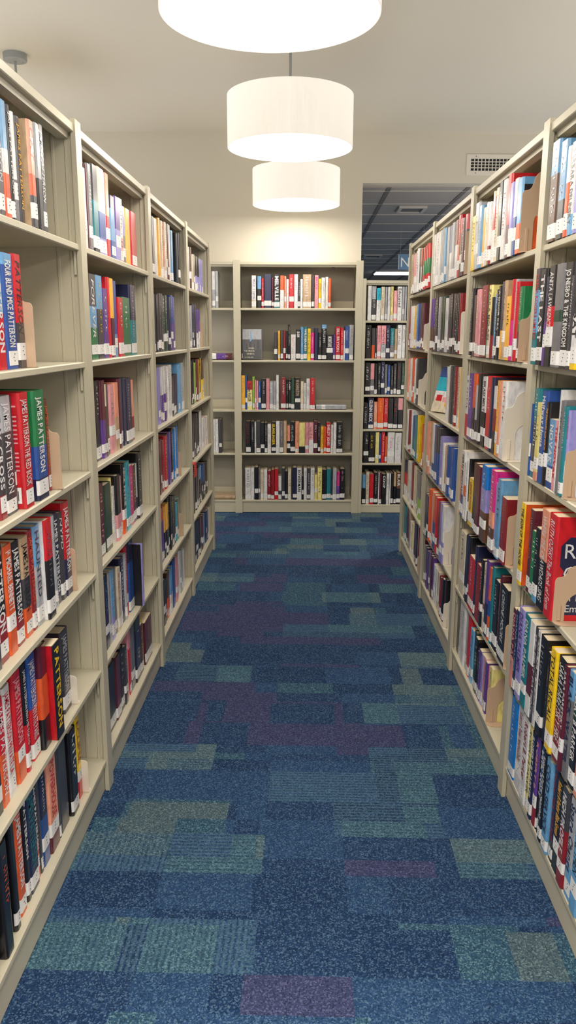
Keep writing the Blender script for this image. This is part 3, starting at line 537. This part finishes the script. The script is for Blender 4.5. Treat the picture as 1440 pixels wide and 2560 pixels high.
C25 12 *-4888,448,254,w|d~ -4428,264,254,w|k~ -4154,309,261,k -3833,124,252,d -3698,286,240,c|k~ -3400,264,243,w -3125,275,229,R|w~ -2839,252,240,R -2575,298,246,r -2266,252,190,w5D3 -2003,252,252,D -1739,218,229,k -1509,252,246,c|k~ *-1144,331,258,n *-801,369,253,w|k.BOWERMAN -421,147,190,k -263,252,253,w|k~ 1,252,253,D|w~ 265,320,253,w|d~ 596,218,201,Y *826,365,255,Y|k~ 1203,335,242,k *1549,331,247,t 1892,124,196,D 2028,313,250,a|s~ 2352,241,225,P4v4|w~ *2604,377,248,k|p~
C11 12 -7258,237,264,w4a4 -7009,207,264,a
C14 12 -7318,158,264,w|k~ -7149,215,264,w|k~ -6911,226,264,D
Q11 12 *4424,284,251,w|d~ *4730,337,248,a3D5|w~ *5101,314,236,T3w5|k~ 5438,272,245,c|k~ 5733,174,244,a 5930,193,244,w|d~ 6145,219,247,Y|k~ 6388,261,218,p|w~ *6668,329,247,w|D.Educated 7019,174,247,a 7216,140,247,a
Q12 12 *4356,420,246,k|w~ 4806,253,225,D5o4 5082,110,225,D *5215,299,244,p|D~ *5533,356,244,p5a4|D~ 5907,288,246,n|w~ 6217,299,225,t5d4|w~ 6535,201,220,e *6758,341,249,w|z~ 7122,231,247,w|k~
Q13 12 *4371,378,241,k|w~ 4772,310,236,p4d4 5105,201,236,k 5328,235,241,k|w~ 5586,276,249,n|w~ 5884,189,230,d 6096,212,225,b|w~ 6331,201,220,k|w~ 6554,231,236,D|w~ *6808,337,242,k|r~ 7163,212,240,G|a~
Q14 12 4329,325,199,k|w~ *4678,424,238,n|w.GLENN_BECK 5124,261,210,q|w~ *5408,480,240,o|y~ 5911,314,240,r|w~ *6248,371,239,k 6641,318,240,k|r~ *6978,382,239,p3k5
Q15 12 *4394,386,241,k|w~ *4802,488,241,k|y~ 5313,284,241,Y 5620,136,236,b 5778,272,241,r|w~ 6074,159,208,o *6255,556,241,w|P~ *6845,499,237,w|d~
Q16 12 4363,276,236,s4k5 4662,265,259,c|k~ 4950,322,244,r 5294,310,256,k|w~ 5627,90,256,w 5723,180,256,m 5926,322,244,k|w.COOP 6270,231,250,w|k~ 6524,91,250,w 6637,185,250,k 6845,208,256,e3k4 *7076,333,256,z4k4|w.BLAIR
"""
mass = MB(); rnd = random.Random(11); individuals = 0; ENDS = {}
for line in DATA.strip().split('\n'):
    head, vv, *items = line.split(' ')
    r, b, k = head[0], int(head[1]), int(head[2]); v = int(vv)/1000; z = RNG[r][2][k-1]; nr = len(RNG[r][2])
    rows = []
    for it in items:
        big = it[0] == '*'; u, w, h, spec = it.lstrip('*').split(',')
        rows.append((big, int(u)/1e4, int(w)/1e4, int(h)/1e3, spec))
    ENDS[(r, b, k)] = (rows[0][1], rows[-1][1] + rows[-1][2])
    info = []
    for big, u, w, h, spec in rows:
        soft, bands, tc, txt = parse(spec); info.append((colour_phrase(bands), 'paperback' if soft else 'book', tc))
    far = list(range(len(rows))) if r in 'RQ' else list(range(len(rows)))[::-1]     # counted from the back-wall end (end bookcases: from where they meet)
    for i, (big, u, w, h, spec) in enumerate(rows):
        d = min(0.168, h*0.66) + rnd.uniform(-0.006, 0.004); vb = v + rnd.uniform(-0.002, 0.0045) - (int(spec.split('+')[1])/1000 if '+' in spec else 0)
        x, y, a = place(r, u + w/2, vb)
        if not big:
            book_geo(mass, mass, mass, w - 0.0004, h, d, spec, rnd, Matrix.Translation((x, y, z + 0.0006)) @ Matrix.Rotation(a, 4, 'Z'), False); continue
        col, kind, tc = info[i]
        same = [q for q in far if info[q][0] == col and info[q][1] == kind]
        pos = same.index(i)
        if len(same) == 1: lab = '%s %s%s, %s' % (col, kind, '' if not tc else ' with %s lettering' % CNAME[tc], where(r, b, k, nr))
        else:
            st_ = 'from far end' if r in 'LR' else 'from where the end bookcases meet'
            lab = '%s %s %s %s, %s' % (ORD[pos], col, kind, st_, where(r, b, k, nr))
        T = thing('library_book', lab, 'book', (x, y, z + 0.0006), a, 'library books on the steel shelving'); individuals += 1
        jk, pg, st = MB(), MB(), MB()
        book_geo(jk, pg, st, w - 0.0004, h, d, spec, rnd)
        if head == 'R14' and 'OZEKI' in spec:                         # its front cover shows around the bookend
            X = w/2 - 0.0002 + 0.0006
            def face(pts, c): jk.add([(X, p[0], p[1]) for p in pts], [tuple(range(len(pts)))], PAL[c])
            face([(0.012, 0.050), (0.012, 0.016), (d - 0.01, 0.016), (d - 0.01, 0.212), (0.034, 0.212), (0.014, 0.190), (0.014, 0.140), (0.024, 0.128)], 'n')
            for s_, yy, zz, hh in (('RUTH', 0.024, 0.160, 0.052), ('OZEKI', 0.024, 0.104, 0.052), ('The Book', 0.034, 0.082, 0.024), ('of Form &', 0.027, 0.052, 0.026), ('Emptiness', 0.034, 0.024, 0.026)):
                f, ff, L = text_verts(s_, 0.0); sx = min(hh, (d - 0.016 - yy)/L)
                jk.add([(X + 0.0005, yy + px*sx, zz + py*hh) for px, py in f], ff, PAL['w'])
        if head == 'L13' and 'RED_BOOK' in spec:                      # blurb and barcode on the back board
            X = -w/2 - 0.0004; q = random.Random(2); zz = h - 0.03
            while zz > 0.07:
                jk.add([(X, 0.010, zz), (X, 0.010 + q.uniform(0.05, 0.12), zz), (X, 0.010 + 0.06, zz + 0.0035), (X, 0.010, zz + 0.0035)], [(0, 1, 2, 3)], PAL['p'], 0); zz -= 0.0095 if q.random() < 0.8 else 0.022
            st.box(X - 0.0003, X, 0.010, 0.062, 0.012, 0.048, None, 0)
            for k_ in range(12): st.box(X - 0.0005, X - 0.0003, 0.016 + k_*0.0034, 0.016 + k_*0.0034 + 0.0016, 0.018, 0.040, None, 1)
        if head == 'R21' and i == len(rows) - 1:
            X = w/2 + 0.0004
            for q, (z0, z1, c) in enumerate(((0.0, 0.10, 'o'), (0.10, 0.135, 'c'), (0.135, h - 0.02, 'k'))): jk.add([(X, 0.006, z0), (X, d - 0.004, z0), (X, d - 0.004, z1), (X, 0.006, z1)], [(0, 1, 2, 3)], PAL[c])
            for s_, zz, hh, c in (('MONEY', 0.108, 0.018, 'k'), ('IN', 0.066, 0.016, 'w'), ('VAULT', 0.036, 0.018, 'w')):
                f, ff, L = text_verts(s_, 0.01); jk.add([(X + 0.0005, 0.062 + px*hh, zz + py*hh) for px, py in f], ff, PAL[c])
        jk.build('cover', M['jacket'], T); pg.build('page_block', M['paper'], T)
        if st.v: st.build('spine_label', [M['sticker'], M['ink']], T, fix=False)
tag(mass.build('further_library_books', BOOK_MATS), 'all the other library books standing on the farther bays and end bookcases', 'books', 'library books on the steel shelving', 'stuff')

# books that do not stand spine out
def flat_book(label, r, u, v, z, w, h, d, spec, seed, rot=None, extra=None):
    x, y, a = place(r, u, v)
    T = thing('library_book', label, 'book', (x, y, z + (0.0045 if rot is not None else 0.0006)), a, 'library books on the steel shelving')
    R3 = rot or Matrix.Identity(4); jk, pg, st = MB(), MB(), MB(); book_geo(jk, pg, st, w, h, d, spec, random.Random(seed))
    if extra: extra(jk)
    for m_, n_, q in ((jk, 'cover', M['jacket']), (pg, 'page_block', M['paper']), (st, 'spine_label', [M['sticker'], M['ink']])):
        if m_.v: m_.v = [tuple(R3 @ Vector(p)) for p in m_.v]; m_.build(n_, q, T, fix=False)
    return T
def war_cover(jk):
    X = 0.0128
    for pts, c in ((((0.006, 0.0), (0.150, 0.0), (0.150, 0.075), (0.006, 0.060)), 'k'), (((0.006, 0.060), (0.150, 0.075), (0.150, 0.150), (0.006, 0.150)), 'D'), (((0.006, 0.150), (0.150, 0.150), (0.150, 0.225), (0.006, 0.225)), 'a')):
        jk.add([(X, y, z) for y, z in pts], [(0, 1, 2, 3)], PAL[c])
    for y, w_, z0, z1 in ((0.030, 0.016, 0.055, 0.118), (0.055, 0.022, 0.06, 0.138), (0.090, 0.014, 0.06, 0.120), (0.112, 0.026, 0.06, 0.146)):
        jk.add([(X + 0.0003, y, z0), (X + 0.0003, y + w_, z0), (X + 0.0003, y + w_*0.8, z1 - 0.012), (X + 0.0003, y + w_*0.65, z1), (X + 0.0003, y + w_*0.35, z1), (X + 0.0003, y + w_*0.2, z1 - 0.012)], [tuple(range(6))], PAL['k'])
    jk.add([(X + 0.0004, 0.062, 0.130), (X + 0.0004, 0.080, 0.150), (X + 0.0004, 0.070, 0.205), (X + 0.0004, 0.066, 0.205)], [(0, 1, 2, 3)], PAL['s'])
    for s_, y0, z, hh in (('WHEN', 0.052, 0.078, 0.016), ('THE MIRROR', 0.018, 0.057, 0.016), ('GENERAL', 0.038, 0.036, 0.016), ('J. R. MORLAND', 0.022, 0.012, 0.011)):
        f, ff, L = text_verts(s_, 0.0); jk.add([(X + 0.0005, y0 + px*hh*0.92, z + py*hh) for px, py in f], ff, PAL['c'])
flat_book('dark soldiers-cover book displayed face out, second shelf, grey-backed end bookcase', 'C', -0.508, 0.040, 1.191, 0.025, 0.226, 0.156, 'D', 3,
          Matrix.Rotation(-0.10, 4, 'X') @ Matrix.Rotation(-PI/2, 4, 'Z') @ Matrix.Translation((-0.0125, 0, 0)), war_cover)
def beach_cover(jk):
    X = 0.0102
    for (y0, z0, y1, z1, c) in ((0.004, 0.0, 0.150, 0.07, 'c'), (0.004, 0.07, 0.150, 0.105, 'w'), (0.004, 0.105, 0.150, 0.175, 'T'), (0.004, 0.175, 0.150, 0.226, 'b'), (0.02, 0.055, 0.06, 0.085, 'r'), (0.07, 0.05, 0.11, 0.075, 'p'), (0.09, 0.03, 0.13, 0.05, 'u')):
        X += 0.0002; jk.add([(X, y0, z0), (X, y1, z0), (X, y1, z1), (X, y0, z1)], [(0, 1, 2, 3)], PAL[c])
flat_book('book with blue beach cover leaning face out, third shelf, second bay, air-vent side', 'R', -3.955, 0.016, 1.004, 0.020, 0.228, 0.152, 'c', 4,
          Matrix.Rotation(-1.0, 4, 'Z') @ Matrix.Rotation(-0.30, 4, 'Y') , beach_cover)
FL = Matrix.Rotation(PI/2, 4, 'Y')
flat_book('purple book lying flat with spine out, second shelf beside the taller end bookcase post', 'C', -0.790, 0.014, 1.191, 0.044, 0.205, 0.16, 'm1v4|w~', 5, Matrix.Translation((0, 0, 0.022)) @ FL)
flat_book('white book lying flat in a clear jacket, third shelf, grey-backed end bookcase', 'C', 0.064, 0.014, .814, 0.034, 0.232, 0.165, 'a', 6, Matrix.Translation((0, 0, 0.017)) @ FL)
flat_book('tan book lying flat, bottom shelf behind the end of the ceiling-disc side range', 'C', -0.790, 0.014, .104, 0.026, 0.222, 0.17, 'e', 7, Matrix.Translation((0, 0, 0.013)) @ FL)

# ---------------------------------------------------------------- bookends
def bookend_plate(width, height, arch=True):
    W_, H_ = width, height; leg = W_*(0.26 if height > 0.15 else 0.20); pts = [(0.0, 0.0), (0.0, H_*0.70)]
    for k in range(6): a = PI - PI/2*k/5; pts.append((0.010 + 0.010*math.cos(a), H_*0.70 + 0.012*math.sin(a)))
    for k in range(6): a = PI/2*k/5; pts.append((0.012 + 0.016*math.sin(a), H_*0.70 + 0.012 + 0.018*(1 - math.cos(a))))
    for k in range(7): a = PI - PI/2*k/6; pts.append((W_*0.5 + (W_*0.5 - 0.030)*math.cos(a), H_*0.70 + 0.030 + (H_*0.30 - 0.030)*math.sin(a)))
    right = [(W_ - x, z) for x, z in pts[::-1]]; pts = pts + right[1:]
    if arch:
        q = W_*0.5 - leg; top = H_*0.52; inner = [(W_ - leg, 0.0)]
        for k in range(9): a = PI*k/8; inner.append((W_*0.5 + q*math.cos(a), top - q + q*math.sin(a)))
        inner.append((leg, 0.0)); pts = pts + inner
    return pts, leg
def bookend(r, b, k, at, v, width, height, m, label, foot=True):
    z = RNG[r][2][k-1]; x, y, a = place(r, at, v)
    T = thing('bookend', label, 'bookend', (x, y, z + 0.0005), a, 'steel bookends')
    pts, leg = bookend_plate(width, height, r != 'L')
    m_ = MB(); m_.prism(pts, 0, 0.0, 0.0018)
    if r != 'L': m_.box(0.0018, 0.0055, leg*0.5 - 0.004, leg*0.5 + 0.004, 0.004, height*0.30)
    bevel(m_.build('plate', m, T), 0.0006, 1)
    if foot:                                                          # flange lying on the shelf, its outer corners rounded
        fw = 0.034; R_ = 0.022; out = [(0.0018, 0.0), (fw - R_, 0.0)] if r != 'L' else [(0.0018, 0.0), (0.012, 0.0)]
        if r == 'L': fw, R_ = 0.024, 0.012
        for q in range(6): t = -PI/2 + PI/2*q/5; out.append((fw - R_ + R_*math.cos(t), R_ + R_*math.sin(t)))
        for q in range(6): t = PI/2*q/5; out.append((fw - R_ + R_*math.cos(t), width - R_ + R_*math.sin(t)))
        out.append((0.0018, width))
        m_ = MB(); m_.prism(out, 2, 0.0, 0.0018); m_.build('foot', m, T)
    return T
for r, b, k, height, m, v in (('L', 1, 2, 0.185, 'tan', 0.008), ('L', 1, 3, 0.185, 'tan', 0.004), ('L', 1, 4, 0.15, 'tan', 0.014), ('L', 1, 5, 0.0, 'ivory', 0.012), ('L', 1, 6, 0.125, 'ivory', 0.010),
        ('L', 3, 4, 0.15, 'tan', 0.012), ('L', 3, 5, 0.145, 'tan', 0.008), ('L', 4, 2, 0.19, 'tan', 0.012),
        ('R', 1, 3, 0.145, 'tan', 0.004), ('R', 1, 4, 0.145, 'tan', -0.004), ('R', 2, 1, 0.225, 'tan', -0.004), ('R', 2, 2, 0.155, 'tan', -0.002), ('R', 2, 3, 0.215, 'ivory', -0.004), ('R', 2, 4, 0.205, 'tan', -0.004),
        ('R', 2, 5, 0.185, 'tan', 0.004), ('R', 2, 6, 0.165, 'tan', 0.006), ('R', 3, 1, 0.215, 'tan', 0.0), ('R', 3, 2, 0.22, 'ivory', 0.0), ('R', 3, 5, 0.20, 'ivory', 0.004), ('R', 3, 6, 0.15, 'ivory', 0.006),
        ('R', 4, 2, 0.17, 'ivory', 0.0), ('R', 4, 3, 0.185, 'ivory', 0.0), ('R', 4, 6, 0.12, 'tan', 0.006)):
    lab = '%s metal bookend, %s' % ({'tan': 'tan', 'ivory': 'cream'}[m], where(r, b, k, 6))
    at = ENDS[(r, b, k)][1] + 0.0006
    bookend(r, b, k, at, v, 0.142, height or 0.10, M[m], lab)

# ---------------------------------------------------------------- small things
x, y, a = place('C', 0.166, 0.026)
T = thing('shelf_clip', 'small black clip hanging under the top of the grey-backed end bookcase', 'clip', (x, y, 1.846), a)
m_ = MB(); m_.box(0.008, 0.028, 0, 0.003, 0, 0.026); m_.build('tongue', M['black'], T)
m_ = MB(); m_.box(0, 0.028, -0.001, 0.006, 0.026, 0.032); m_.build('hook', M['black'], T)
x, y, a = place('L', 4.085, -0.0012)
T = thing('shelf_marker', 'small red tab hung on the shelf edge at the first bay, ceiling-disc side', 'marker', (x, y, 0.632), a)
m_ = MB(); m_.box(0, 0.085, -0.0012, 0.0, 0, 0.072); m_.build('tab', M['red'], T)
m_ = MB(); m_.box(0, 0.085, -0.0012, 0.030, 0.0735, 0.0748); m_.build('lip', M['red'], T)
